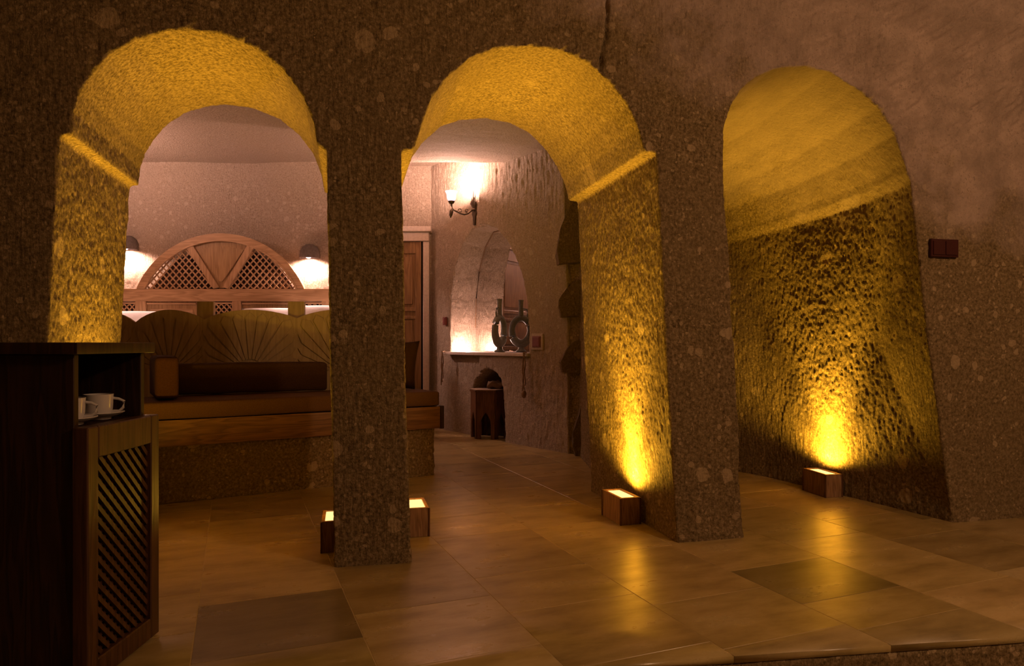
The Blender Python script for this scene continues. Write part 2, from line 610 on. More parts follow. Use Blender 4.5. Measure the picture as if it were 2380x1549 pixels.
# ================================================================== SETTING
# ---- arcade with three arches
def cut_profile(left_jamb, arch_px, right_jamb):
    return left_jamb + [fp(*p) for p in arch_px] + right_jamb


profL = cut_profile([(-1.14, -0.4), (-1.13, 0.0), (-1.112, 0.88), (-1.075, 1.60), (-1.072, 1.632)],
                    [(166, 312), (170, 262), (185, 215), (212, 172), (250, 130), (310, 92), (380, 72), (440, 68), (520, 80), (600, 113), (660, 163), (705, 225), (730, 290), (737, 338)],
                    [(-0.14, 1.640), (-0.138, 1.60), (-0.128, 0.88), (-0.1095, 0.0), (-0.105, -0.4)])
profM = cut_profile([(0.195, -0.4), (0.185, 0.0), (0.165, 0.88), (0.152, 1.60), (0.150, 1.655)],
                    [(964, 346), (980, 290), (1000, 235), (1035, 185), (1090, 136), (1150, 113), (1230, 106), (1310, 118), (1370, 147), (1420, 192), (1460, 245), (1485, 300), (1498, 352)],
                    [(1.263, 1.722), (1.268, 1.60), (1.305, 0.88), (1.362, 0.0), (1.37, -0.4)])
profR0 = cut_profile([(1.70, -0.4), (1.688, 0.0), (1.640, 0.88), (1.596, 1.55), (1.588, 1.72)],
                     [(1683, 300), (1694, 258), (1715, 214), (1752, 180), (1800, 158), (1870, 152), (1930, 164), (1990, 203), (2040, 250), (2080, 312), (2104, 380)],
                     [(2.572, 1.715), (2.600, 1.66), (2.70, 0.88), (2.842, 0.0), (2.86, -0.4)])


def straight_cut(prof, t0, t1):
    return loft([[AW(s, t0, z) for s, z in prof], [AW(s, t1, z) for s, z in prof]])


def alcove_cut():
    secs = []
    T = (-0.3, 0, 0.35, 0.7, 1.0, 1.25, 1.5, 1.75, 1.92, 2.0)
    sh0 = (0, 0, .05, .11, .16, .20, .27, .32, .36, .38)
    sh1 = (0, 0, -.02, -.02, .03, .10, .20, .27, .32, .34)
    sh2 = (0, 0, -.07, -.10, -.05, .04, .15, .23, .28, .30)
    ZS = (1, 1, 0.99, 0.98, 0.965, 0.945, 0.92, 0.87, 0.80, 0.70)
    CL = (1, 1, 1, 1, 1, 1, 0.97, 0.86, 0.68, 0.5)
    for t, a0, a1, a2, zs, narrow in zip(T, sh0, sh1, sh2, ZS, CL):
        sec = []
        for s, z in profR0:
            f = min(1, max(0, (s - 1.60) / 1.0))
            ss = s - f * np.interp(z, (0.0, 0.88, 1.66), (a0, a1, a2))
            ss = 1.8 + (ss - 1.8) * narrow
            zz = z if z < 0.9 else 0.9 + (z - 0.9) * (1 - (1 - zs) * 1.7)
            sec.append(AW(float(ss), t, zz))
        secs.append(sec)
    return loft(secs)


plan = [(-2.3, 0), (4.6, 0), (4.6, 2.5), (1.75, 2.5), (1.52, 1.35), (1.40, 1.11), (0.9, 1.0), (0.15, 0.88), (-0.5, 0.85), (-1.1, 0.83), (-2.3, 0.83)]
slab_m = loft([[AW(s, t, z) for s, t in plan] for z in (-0.05, 2.95)])


def arcade_disp(P, N):
    s = (P[:, 0] - P0[0]) * U0[0] + (P[:, 1] - P0[1]) * U0[1]
    t = (P[:, 0] - P0[0]) * N0[0] + (P[:, 1] - P0[1]) * N0[1]
    z = P[:, 2]
    fr0 = np.clip((-(N[:, 0] * N0[0] + N[:, 1] * N0[1]) - 0.3) * 3, 0, 1)
    d = (0.004 + 0.008 * fr0) * fbm(P * 2.6, 3, 1) + (0.0018 + 0.003 * fr0) * fbm(P * 16, 3, 5)
    vz = 1 - 0.6 * np.clip(-N[:, 2] * 3, 0, 1)
    d += vz * 0.0022 * vnoise(P * np.array((100, 100, 26)), 9) + vz * 0.0024 * vnoise(P * 95, 12)
    front = np.clip((-(N[:, 0] * N0[0] + N[:, 1] * N0[1]) - 0.5) * 3, 0, 1)
    # sweeping pick strokes above the arches
    up = np.clip((z - 1.75) * 4, 0, 1) * front
    q = np.stack([s * 9 + z * 16, s * 34 - z * 52, t * 5], -1)
    d += up * 0.007 * vnoise(q, 21)
    # swelling of the rock towards the ceiling, right hand side
    d += front * 0.10 * np.clip((z - 2.25 + 0.10 * np.clip(s - 1.0, 0, 2)) / 0.4, 0, 1) ** 2 * np.clip((s - 0.6) / 0.8, 0, 1)
    blk = np.stack([s * 3.1 + 0.3, z * 3.6 + 0.1 * s, t * 0 + 0.5], -1)
    d += front * 0.035 * np.clip(vnoise(blk, 33) * 3, -1, 1) * np.clip((s - 1.9) / 0.6, 0, 1) * np.clip((z - 1.9) / 0.3, 0, 1)
    # the crack above the middle arch
    zc = np.array([1.95, 2.05, 2.12, 2.2, 2.3, 2.45]); scx = np.array([0.985, 1.0, 1.005, 1.02, 1.035, 1.03])
    cs = np.interp(z, zc, scx) + 0.006 * vnoise(P * 30, 40)
    g = np.exp(-((s - cs) / 0.007) ** 2) * front * (z > 1.9)
    d -= 0.024 * g
    # smoother plastered foot of the piers
    foot = np.clip(1 - (z - 0.02) / 0.06, 0, 1)
    d += 0.006 * foot
    return d


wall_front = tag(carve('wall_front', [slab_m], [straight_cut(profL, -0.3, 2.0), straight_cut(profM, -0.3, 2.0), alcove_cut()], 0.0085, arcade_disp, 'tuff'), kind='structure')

# ---- rear room
CEIL = 2.75


def room_disp(P, N):
    return rough_stone(P, 0.012, 0.005, 0.003, (55, 55, 12))


def ceil_disp(P, N):
    return 0.02 * fbm(P * 1.4, 2, 3) + 0.004 * fbm(P * np.array([6, 20, 10]), 3, 8)


tag(slab_grid('ceiling', (-4.6, 2.95, CEIL), (1, 0, 0), (0, 1, 0), (0, 0, -1), 6.6, 4.6, 0.03, ceil_disp, 'tuff_room'), kind='structure')


soff = carve('ceiling_beam', [box((-1.62, 3.55, 2.48), (1.9, 6.08, 2.80), 0.02, 2)], [], 0.022, lambda P, N: 0.012 * fbm(P * 1.8, 2, 3) + 0.004 * fbm(P * np.array([8, 30, 10]), 3, 8), 'tuff_room')
tag(soff, kind='structure')


def back_disp(P, N):
    d = room_disp(P, N)
    # coving that rolls the wall into the ceiling over the bed
    d += 0.16 * np.clip((P[:, 2] - 2.45) / 0.3, 0, 1) ** 2 * np.clip((-1.5 - P[:, 0]) / 0.5, 0, 1)
    return d


tag(slab_grid('wall_back', (-4.6, 7.25, -0.05), (1, 0, 0), (0, 0, 1), (0, -1, 0), 4.2, 2.85, 0.018, back_disp, 'tuff_room'), kind='structure')
tag(slab_grid('wall_left', (-4.45, 2.3, -0.05), (0, 1, 0), (0, 0, 1), (1, 0, 0), 5.0, 2.85, 0.04, room_disp, 'tuff_room'), kind='structure')

# fireplace wall: a runs along it towards the camera
F0 = np.array([-0.85, 7.25]); FU = np.array([0.617, -0.787]); FN = np.array([-0.787, -0.617])


def FW(a, d, z):
    p = F0 + FU * a + FN * d
    return (float(p[0]), float(p[1]), z)


def fwp(x, y):
    return on_plane(x, y, F0, FU)


def fwq(x, y):
    """same, on the part of the wall that stands proud of the sconce corner"""
    if x < 1113: return fwp(x, y)
    a, z = fwp(x, y)
    return on_plane(x, y, F0 + FN * float(np.interp(z, (0.9, 2.1), (0.05, 0.10))), FU)


a_step = fwp(1112, 480)[0]
a_end = fwp(1332, 800)[0]
STEP = 0.05
def plan_f(st_):
    ast = on_plane(1113, 480, F0 + FN * st_, FU)[0]
    return [(-0.4, -0.7), (-0.4, 0), (ast - 0.004, 0), (ast, st_), (a_end, st_), (a_end + 0.02, -0.7)]
fw_solid = loft([[FW(a, d, z) for a, d in plan_f(st_)] for z, st_ in ((-0.05, STEP), (0.9, STEP), (2.1, 0.10), (2.85, 0.13))])
SHELF_Z = 0.785
niche_px = [(1047, 822), (1046, 760), (1048, 690), (1057, 625), (1074, 570), (1098, 533), (1124, 521), (1152, 531), (1176, 556), (1196, 592), (1214, 640), (1225, 700), (1229, 760), (1230, 822)]
niche = [fwq(*p) for p in niche_px]
niche[0] = (niche[0][0], SHELF_Z); niche[-1] = (niche[-1][0], SHELF_Z)
NICHE_D = 0.32
niche_cut = loft([[FW(a, 0.2, z) for a, z in niche], [FW(a, -NICHE_D, z) for a, z in niche]])
fb_px = [(1101, 1040), (1100, 960), (1101, 905), (1106, 880), (1118, 864), (1134, 857), (1150, 863), (1163, 878), (1170, 905), (1172, 960), (1173, 1040)]
firebox = [fwq(*p) for p in fb_px]
firebox = [(a, max(z, -0.2)) for a, z in firebox]
fb_cut = loft([[FW(a, 0.2, z) for a, z in firebox], [FW(a, -0.45, z) for a, z in firebox]])


def fire_disp(P, N):
    d = rough_stone(P, 0.008, 0.005, 0.0035, (60, 60, 12))
    dd = (P[:, 0] - F0[0]) * FN[0] + (P[:, 1] - F0[1]) * FN[1]
    return d * np.where(dd < -0.28, 0.05, 1.0)


wall_fire = tag(carve('wall_right', [fw_solid], [niche_cut, fb_cut], 0.012, fire_disp, 'tuff_room'), kind='structure')

# return of the wall; projecting dark stones stand in for a shadow
c2 = FW(a_end, STEP, 0)
ret = loft([[(c2[0] - 0.02, c2[1] + 0.04, z), (c2[0] + 0.30, c2[1] - 0.20, z), (1.25, 4.95, z), (1.6, 5.4, z), (c2[0] + 0.3, c2[1] + 0.5, z)] for z in (-0.05, 2.85)])
wall_side = tag(carve('wall_corner', [ret], [], 0.02, lambda P, N: rough_stone(P, 0.02, 0.010, 0.004), 'tuff'), kind='structure')


def rough_block(pts, depth, seed, name='stone'):
    """rough stone in the shape of a shadow: outline (across, z) given depth, hewn relief"""
    bm = bmesh.new()
    bm.from_mesh(prism(pts, 'y', 0, depth))
    bmesh.ops.subdivide_edges(bm, edges=bm.edges[:], cuts=2)
    bmesh.ops.triangulate(bm, faces=bm.faces[:])
    bmesh.ops.subdivide_edges(bm, edges=bm.edges[:], cuts=1)
    rnd = np.random.RandomState(seed)
    P = np.array([v.co[:] for v in bm.verts]) + seed * 3.1
    D = np.stack([fbm(P * 9, 2, seed + k) for k in range(3)], -1) * 0.02
    for v, d in zip(bm.verts, D): v.co += Vector(d)
    return to_mesh(bm, name, smooth=True, angle=0.7)


# shadow-shaped stones are surveyed on an upright plane facing the camera just in front of the return
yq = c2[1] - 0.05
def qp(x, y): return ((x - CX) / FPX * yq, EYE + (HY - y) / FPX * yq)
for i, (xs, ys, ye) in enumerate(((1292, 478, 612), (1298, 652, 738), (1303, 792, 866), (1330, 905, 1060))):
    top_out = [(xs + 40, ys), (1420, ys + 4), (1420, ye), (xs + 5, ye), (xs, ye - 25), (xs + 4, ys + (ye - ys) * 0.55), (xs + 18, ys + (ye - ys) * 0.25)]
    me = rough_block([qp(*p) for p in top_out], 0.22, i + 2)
    o = obj('stone', me, 'tuff_shade', wall_side, loc=(0, yq - 0.06, 0))
    o['label'] = 'dark rough stone standing in for shade on the wall'

# ---- front room shell (around and behind the camera)
def plain_disp(P, N): return 0.03 * fbm(P * 1.2, 3, 2) + 0.006 * fbm(P * 9, 2, 6)
tag(slab_grid('wall_side', (3.75, -2.6, -0.25), (0, 1, 0), (0, 0, 1), (-1, 0, 0), 6.7, 3.3, 0.08, plain_disp, 'tuff'), kind='structure')
tag(slab_grid('wall_near_left', (-2.75, -2.6, -0.25), (0, 1, 0), (0, 0, 1), (1, 0, 0), 5.2, 3.3, 0.08, plain_disp, 'tuff'), kind='structure')
tag(slab_grid('wall_rear', (-2.9, -2.6, -0.25), (1, 0, 0), (0, 0, 1), (0, 1, 0), 6.8, 3.3, 0.08, plain_disp, 'tuff'), kind='structure')
tag(slab_grid('ceiling_front', (-2.9, -2.7, 2.95), (1, 0, 0), (0, 1, 0), (0, 0, -1), 6.9, 6.5, 0.08, plain_disp, 'tuff'), kind='structure')

# ---- floor: raised floor with stone tiles, step down towards the camera
EDGE_P, EDGE_K = (0.2957, 1.89), 0.146
def edge_y(x): return EDGE_P[1] + EDGE_K * (x - EDGE_P[0])
bm = bmesh.new()
fl = [(-4.6, edge_y(-4.6) + 0.012), (3.9, edge_y(3.9) + 0.012), (3.9, 7.6), (-4.6, 7.6)]
A = [bm.verts.new((x, y, -0.0009)) for x, y in fl]; B = [bm.verts.new((x, y, -0.30)) for x, y in fl]
bm.faces.new(A); bm.faces.new(B[::-1])
for i in range(4): bm.faces.new((A[i], B[i], B[(i + 1) % 4], A[(i + 1) % 4]))
floor = tag(obj('floor', to_mesh(bm), 'grout'), kind='structure')
tag(obj('floor_lower', prism([(-2.9, -2.7), (3.9, -2.7), (3.9, edge_y(3.9) + 0.02), (-2.9, edge_y(-2.9) + 0.02)], 'z', -0.30, -0.17), 'tile'), kind='structure')
# riser facing of the step
rlen = 6.6 * math.sqrt(1 + EDGE_K ** 2)
eu = np.array([1, EDGE_K, 0]) / math.sqrt(1 + EDGE_K ** 2); en = np.array([EDGE_K, -1, 0]) / math.sqrt(1 + EDGE_K ** 2)
tag(slab_grid('trim_1', (-2.75, edge_y(-2.75) + 0.004, -0.17), tuple(eu), (0, 0, 1), tuple(en), rlen, 0.148, 0.02, lambda P, N: 0.003 * fbm(P * 20, 3, 4), 'tuff', 0.02), kind='structure')

# tiles in rows along e2
E1 = np.array([0.927, 0.375]); E2 = np.array([0.375, -0.927])
tile_cache = {}


def inside_visible(x, y):
    if y < edge_y(x) - 0.35: return False
    s = (x - P0[0]) * U0[0] + (y - P0[1]) * U0[1]
    t = (x - P0[0]) * N0[0] + (y - P0[1]) * N0[1]
    k = (x) / max(y, 0.1)
    if k < -0.78 or k > 0.80: return False
    if t > 0.3 and s > 3.1: return False
    if t > 2.2 and s > 1.7: return False
    # behind the fireplace wall
    d = (x - F0[0]) * FN[0] + (y - F0[1]) * FN[1]
    if d < -0.75: return False
    # under the bench and the bed
    r = np.array([x + 0.525, y - 4.616]); by = -0.521 * r[0] + 0.8535 * r[1]; bx = 0.8535 * r[0] + 0.521 * r[1]
    if by > 0.35 and bx < -0.35: return False
    return y < 7.5


trnd = random.Random(3)
ci = -6
PITCH = 0.4725
while ci < 12:
    c0 = -0.11 + PITCH * ci
    c1 = c0 + PITCH
    special = {0: [-2.53, -2.08], 4: [-2.152, -1.79]}.get(ci)
    cuts = []
    d = -9.0 + trnd.uniform(0, 0.4)
    while d < 0.5:
        cuts.append(d); d += trnd.choice((0.36, 0.42, 0.47, 0.56, 0.66))
    if special:
        cuts = [q for q in cuts if q < special[0] - 0.22 or q > special[1] + 0.22] + special
        cuts.sort()
    for d0, d1 in zip(cuts[:-1], cuts[1:]):
        pc = E1 * (c0 + c1) / 2 + E2 * (d0 + d1) / 2
        x, y = float(pc[0]), float(pc[1])
        if not inside_visible(x, y): continue
        w, l = PITCH - 0.0025, d1 - d0 - 0.0025
        corners = [E1 * (c0 + c1) / 2 * 0 + pc + E1 * sx * w / 2 + E2 * sy * l / 2 for sx in (-1, 1) for sy in (-1, 1)]
        below = [q[1] < edge_y(q[0]) for q in corners]
        if all(below): continue
        key = round(l, 3)
        if any(below) or key not in tile_cache:
            me = box((-w / 2, -l / 2, -0.02), (w / 2, l / 2, 0.0), 0.0010, 1, 'tile')
            if any(below):
                bm = bmesh.new(); bm.from_mesh(me)
                rz = math.atan2(E1[1], E1[0])
                lo = Matrix.Rotation(-rz, 3, 'Z')
                p_loc = lo @ Vector((EDGE_P[0] - x, EDGE_P[1] - y, 0)); n_loc = lo @ Vector((float(en[0]), float(en[1]), 0))
                g = bmesh.ops.bisect_plane(bm, geom=bm.verts[:] + bm.edges[:] + bm.faces[:], plane_co=p_loc - n_loc * 0.001, plane_no=n_loc, clear_outer=True)
                ed = [e for e in g['geom_cut'] if isinstance(e, bmesh.types.BMEdge)]
                bmesh.ops.contextual_create(bm, geom=ed)
                me = to_mesh(bm, 'tile')
            else:
                tile_cache[key] = me
        else:
            me = tile_cache[key]
        o = obj('tile', me, 'tile', floor, loc=(x, y, 0.0), rot=(0, 0, math.atan2(E1[1], E1[0])))
        b = trnd.choice((1.0, 0.95, 1.05, 0.88, 1.1, 0.8, 1.0))
        if special and abs(d0 - special[0]) < 1e-6: b = 0.52
        o.color = (b, b * trnd.uniform(0.97, 1.0), b * trnd.uniform(0.9, 1.0), 1)
    ci += 1


# ================================================================== LAMPS
def uplight(loc, rotz, label, beam_tilt=(0, 0), power=1.0):
    L, Wd, H, th = 0.215, 0.105, 0.132, 0.014
    t = thing('uplight_box', label, 'lamp', loc, rotz, 'floor uplights at the foot of the arches')
    for sy in (-1, 1):
        y0 = sy * (L / 2 - th / 2)
        obj('end_board', box((-Wd / 2, y0 - th / 2, 0), (Wd / 2, y0 + th / 2, H), 0.0015, 1), 'box_wood', t)
    for sx in (-1, 1):
        x0 = sx * (Wd / 2 - th / 2)
        obj('side_board', box((x0 - th / 2, -L / 2 + th, 0), (x0 + th / 2, L / 2 - th, H), 0.0015, 1), 'box_wood', t)
    for sx in (-1, 1):
        for sy in (-1, 1):
            obj('corner_strip', box((sx * Wd / 2 - 0.004, sy * L / 2 - 0.004, 0.0), (sx * Wd / 2 + 0.004, sy * L / 2 + 0.004, H - 0.001), 0.001, 1), 'box_edge', t)
    obj('glass_panel', box((-Wd / 2 + th, -L / 2 + th, H - 0.02), (Wd / 2 - th, L / 2 - th, H - 0.006), 0.001, 1), 'box_glow', t)
    for nm, cone, watt in (('uplight_beam', 62, UP_W), ('uplight_glow', 166, GLOW_W)):
        ld = bpy.data.lights.new(nm, 'SPOT')
        ld.color = YELLOW; ld.energy = watt * power
        ld.spot_size = math.radians(cone); ld.spot_blend = 1.0 if cone < 100 else 0.75; ld.shadow_soft_size = 0.035
        lo = bpy.data.objects.new(nm, ld); COL.objects.link(lo); lo.parent = t
        lo.location = (0, 0, H + 0.012)
        lo.rotation_euler = (math.pi + beam_tilt[0], beam_tilt[1], 0)
    return t


RN = math.atan2(-N0[0], N0[1])
RN = math.atan2(U0[1], U0[0])
def at(X, Y): return (X, Y, 0)
uplight(at(-0.775, 3.01), RN, 'wooden uplight box left of the central pillar, half hidden by it')
uplight(at(-0.455, 3.24), RN, 'wooden uplight box right of the central pillar, half hidden by it')
uplight(at(0.545, 3.450), RN + 0.06, 'wooden uplight box against the inner side of the right pillar')
uplight(at(1.825, 4.050), RN - 0.05, 'wooden uplight box inside the right-hand arched alcove')
pl = AW(-1.03, 0.42, 0)
uplight((pl[0], pl[1], 0), RN, 'wooden uplight box at the left pier, behind the dark cabinet')


def wall_sconce(loc, rz, label, watt):
    sconce = thing('wall_sconce', label, 'lamp', loc, rz, 'bronze wall sconces')
    # local +x points out of the wall
    back = [(0.0, 0.13), (0.012, 0.09), (0.03, 0.06), (0.022, 0.0), (0.035, -0.03), (0.02, -0.06), (0.012, -0.14), (-0.012, -0.14), (-0.02, -0.06), (-0.035, -0.03), (-0.022, 0.0), (-0.03, 0.06), (-0.012, 0.09)]
    obj('backplate', prism(back, 'x', -0.012, 0.008, 0.002), 'bronze', sconce)
    for k, (dy, hh) in enumerate(((0, 0.2), (0.022, 0.14), (-0.022, 0.14), (0.036, 0.10), (-0.036, 0.10))):
        obj('leaf_finial', tube([(0.006, dy * 0.4, 0.03), (0.016, dy, 0.07), (0.010, dy * 1.2, hh)], [0.006, 0.009, 0.001], 6), 'bronze', sconce)
    obj('arm', tube([(0.0, 0, 0.01), (0.04, 0, -0.005), (0.075, 0, -0.035), (0.12, 0, -0.05), (0.165, 0, -0.045), (0.21, 0, -0.03), (0.245, 0, -0.02), (0.262, 0, 0.02), (0.262, 0, 0.05)], 0.010, 8), 'bronze', sconce)
    obj('boss', lathe([(0, -0.012), (0.02, -0.01), (0.028, 0.0), (0.02, 0.012), (0, 0.016)], 14), 'bronze', sconce, loc=(0.014, 0, 0.005))
    obj('scroll', tube([(0.165 + 0.024 * (1 - q / 14) * math.cos(q * 0.6), 0, -0.022 + 0.024 * (1 - q / 14) * math.sin(q * 0.6)) for q in range(12)], 0.005, 6), 'bronze', sconce)
    obj('scroll', tube([(0.09 + 0.02 * (1 - q / 14) * math.cos(2.4 - q * 0.6), 0, -0.015 + 0.02 * (1 - q / 14) * math.sin(2.4 - q * 0.6)) for q in range(12)], 0.005, 6), 'bronze', sconce)
    obj('drop_finial', tube([(0.255, 0, -0.015), (0.262, 0, -0.04), (0.270, 0, -0.075), (0.272, 0, -0.10)], [0.010, 0.019, 0.016, 0.003], 10), 'bronze', sconce)
    obj('cup', lathe([(0, 0.03), (0.02, 0.035), (0.03, 0.05), (0.032, 0.058), (0.0, 0.058)], 16), 'bronze', sconce, loc=(0.262, 0, 0.0))
    sh_prof = [(0.024, 0.058), (0.040, 0.075), (0.044, 0.10), (0.046, 0.125), (0.060, 0.150), (0.057, 0.150), (0.043, 0.126), (0.040, 0.10), (0.036, 0.078), (0.020, 0.062)]
    shade = obj('glass_shade', lathe(sh_prof, 20), 'shade_glow', sconce, loc=(0.262, 0, 0.0))
    ld = bpy.data.lights.new('sconce_bulb', 'POINT'); ld.color = PINK; ld.energy = watt; ld.shadow_soft_size = 0.03
    lo = bpy.data.objects.new('sconce_bulb', ld); COL.objects.link(lo); lo.parent = sconce; lo.location = (0.262, 0, 0.145)


# local +x points out of the wall
a_s, _ = fwp(1105, 480)
sp = FW(a_s, 0.012, 2.16)
wall_sconce(sp, math.atan2(FN[1], FN[0]), 'bronze scrolled wall sconce with glowing glass tulip shade above the niche', SCONCE_W)
wall_sconce((-4.41, 5.75, 2.10), 0.0, 'unseen bronze wall sconce added on the side wall to light the bed', SCONCE_W * 1.3)  # unseen twin, added to brighten the bed area


def bed_lamp(X, Z, label):
    t = thing('wall_lamp', label, 'lamp', (X, 7.235, Z), 0, 'half-dome lamps beside the headboard')
    # half dome hood open downwards, against the wall (local -y is into the room)
    R = 0.105
    prof = [(0.001, 0.105), (0.04, 0.100), (0.075, 0.075), (0.098, 0.035), (R, -0.01), (R, -0.045), (R - 0.008, -0.045), (R - 0.010, -0.01), (0.088, 0.035), (0.066, 0.067), (0.036, 0.090), (0.001, 0.094)]
    obj('hood', lathe(prof, 20, 'hood', math.pi, 2 * math.pi), 'lamp_cap', t)
    obj('wall_plate', prism([(R * math.cos(q), max(-0.045, R * math.sin(q))) for q in [math.pi * k / 12 for k in range(13)]] + [(-R, -0.045), (R, -0.045)], 'y', -0.004, 0.008), 'lamp_cap', t)
    bl = obj('bulb', lathe([(0.001, -0.055), (0.022, -0.048), (0.032, -0.025), (0.026, 0.0), (0.014, 0.03), (0.014, 0.06), (0.001, 0.06)], 14), 'bulb', t, loc=(0, -0.05, 0))
    ld = bpy.data.lights.new('bed_lamp_bulb', 'SPOT'); ld.color = PINK; ld.energy = BED_W; ld.shadow_soft_size = 0.035
    ld.spot_size = math.radians(165); ld.spot_blend = 0.35
    lo = bpy.data.objects.new('bed_lamp_bulb', ld); COL.objects.link(lo); lo.parent = t; lo.location = (0, -0.055, -0.075)
    lo.rotation_euler = (0.25, 0, 0)
    return t


HB_Y = 7.10
def hb(x, y): return ((x - CX) / FPX * HB_Y, EYE + (HY - y) / FPX * HB_Y)
lx1 = (718 - CX) / FPX * 7.2; lz1 = EYE + (HY - 590) / FPX * 7.2
lx0 = (293 - CX) / FPX * 7.2; lz0 = EYE + (HY - 570) / FPX * 7.2
bed_lamp(lx1, lz1, 'dark half-dome wall lamp right of the arched headboard')
bed_lamp(lx0, lz0, 'dark half-dome wall lamp left of the headboard, partly behind the pier')

# ceiling lamp of the front room, above and behind the camera
fl_ = thing('ceiling_lamp', 'opal glass ceiling lamp of the front room', 'lamp', (2.7, 0.55, 2.86))
obj('lamp_base', lathe([(0.001, 0.05), (0.09, 0.05), (0.10, 0.03), (0.09, 0.0), (0.001, 0.0)], 20), 'bronze', fl_)
obj('glass_globe', lathe([(0.001, -0.20), (0.07, -0.185), (0.115, -0.14), (0.12, -0.08), (0.085, -0.01), (0.001, 0.0)], 20), 'shade_glow', fl_)
ld = bpy.data.lights.new('ceiling_bulb', 'POINT'); ld.color = ROOM; ld.energy = FRONT_W; ld.shadow_soft_size = 0.13
lo = bpy.data.objects.new('ceiling_bulb', ld); COL.objects.link(lo); lo.parent = fl_; lo.location = (0, 0, -0.36)


# ================================================================== BENCH
BR = math.radians(31.4)
bench = thing('stone_bench', 'built-in stone bench with a wooden front plank under brown cushions', 'bench', (-0.525, 4.616, 0), BR)
BL = -2.25
st = carve('stone_base', [box((BL, 0, -0.01), (0, 0.62, 0.448))], [], 0.014, lambda P, N: rough_stone(P, 0.010, 0.006, 0.004), 'tuff')
st.parent = bench
obj('plank', box((BL, -0.028, 0.317), (0.035, 0.004, 0.462), 0.004, 2), 'plank', bench)
obj('end_plank', box((0.004, 0.0041, 0.317), (0.052, 0.60, 0.462), 0.008, 2), 'plank_end', bench)
obj('end_cap', box((0.0351, -0.034, 0.312), (0.062, 0.0042, 0.466), 0.006, 2), 'plank_end', bench)


def on_bench(name, label, cat, lx, ly, z, rot=0.0, group=None):
    c, s_ = math.cos(BR), math.sin(BR)
    t = thing(name, label, cat, (-0.525 + c * lx - s_ * ly, 4.616 + s_ * lx + c * ly, z), BR + rot, group)
    return t


t = on_bench('seat_cushion', 'long flat brown seat cushion covering the stone bench', 'cushion', (BL + 0.03) / 2, 0.225, 0.4665)
obj('cover', cushion(0.03 - BL, 0.51, 0.095, 0.006, 0.022), 'fabric', t)
t = on_bench('back_cushion', 'long dark brown backrest cushion along the bench', 'cushion', (-1.535 - 0.62) / 2, 0.40, 0.573)
obj('cover', cushion(-0.62 + 1.535, 0.15, 0.185, 0.006, 0.03), 'fabric_dark', t)
t = on_bench('end_cushion', 'red-brown upright end cushion at the bench by the cabinet', 'cushion', -1.60, 0.26, 0.573)
obj('cover', cushion(0.12, 0.44, 0.235, 0.006, 0.03), 'fabric_red', t)
t = on_bench('throw_pillow', 'dark brown throw pillow with pale piping leaning at the bench end', 'pillow', -0.165, 0.33, 0.735)
po = obj('cover', pillow(0.36, 0.36, 0.13), 'fabric_dark', t, rot=(math.radians(68), 0, math.radians(-38)))
e = 0.165
rim = [(-e, -e, 0), (0, -e * 0.96, 0), (e, -e, 0), (e * 0.96, 0, 0), (e, e, 0), (0, e * 0.96, 0), (-e, e, 0), (-e * 0.96, 0, 0)]
obj('piping', tube(rim, 0.0045, 6, closed=True), 'rope', po)

# ================================================================== CARVED PARTITION (scalloped board behind the bench)
Q0 = np.array([-2.78, 4.72]); QA = math.radians(9.5); QU = np.array([math.cos(QA), math.sin(QA)])
def qb(x, y): return on_plane(x, y, Q0, QU)
part = thing('carved_board', 'scalloped tan wooden board carved with fan rays at the foot of the bed', 'partition', (float(Q0[0]), float(Q0[1]), 0), QA)
val = [(140, 748), (314, 750), (474, 743), (690, 740), (905, 735)]
peaks = [720, 720, 720, 719]
outline = []
for i in range(4):
    (xa, ya), (xb, yb) = val[i], val[i + 1]
    for k in range(13):
        if i and k == 0: continue
        f = k / 12
        x = xa + (xb - xa) * f
        ybase = ya + (yb - ya) * f
        y = ybase - (ybase - peaks[i]) * math.sin(math.pi * f) ** 0.8
        outline.append(qb(x, y))
a_l, a_r = outline[0][0], outline[-1][0]
ZB = 0.47
obj('board', prism([(a_l, ZB)] + outline + [(a_r, ZB)], 'y', 0, 0.035, 0.002), 'carved', part)
for xp in (473.5, 686.5):
    a0, ztop = qb(xp - 19.5, 700)
    a1, _ = qb(xp + 19.5, 700)
    obj('post', box((a0, 0.036, 0.47), (a1, 0.095, ztop), 0.006, 2), 'carved', part)
for i in range(4):
    xa, xb = val[i][0], val[i + 1][0]
    xc = (xa + xb) / 2
    ac, zc = qb(xc, 868)
    al_, _ = qb(xa + 4, 800); ar_, _ = qb(xb - 4, 800)
    zt = qb(xc, peaks[i])[1]
    n = 13
    for k in range(n):
        th = math.radians(12 + (156 / n) * (k + 0.5)); dt = math.radians(156 / n * 0.40)
        def rim_r(q):
            # distance from the fan centre to the scallop edge, less a margin
            r = 0.0
            while r < 0.75:
                aa, zz = ac + math.cos(q) * r, zc + math.sin(q) * r
                zo = np.interp(aa, [p[0] for p in outline], [p[1] for p in outline])
                if zz > zo - 0.028 or aa < al_ or aa > ar_: break
                r += 0.01
            return r
        r1 = rim_r(th)
        ra = min(rim_r(th - dt), r1) - 0.03; rb = min(rim_r(th + dt), r1) - 0.03
        r0 = 0.10
        if r1 < 0.2: continue
        ray = [(ac + math.cos(th - dt) * r0, zc + math.sin(th - dt) * r0), (ac + math.cos(th - dt) * ra, zc + math.sin(th - dt) * ra),
               (ac + math.cos(th) * r1, zc + math.sin(th) * r1), (ac + math.cos(th + dt) * rb, zc + math.sin(th + dt) * rb), (ac + math.cos(th + dt) * r0, zc + math.sin(th + dt) * r0)]
        obj('fan_ray', prism(ray, 'y', -0.009, 0.001), 'carved', part)

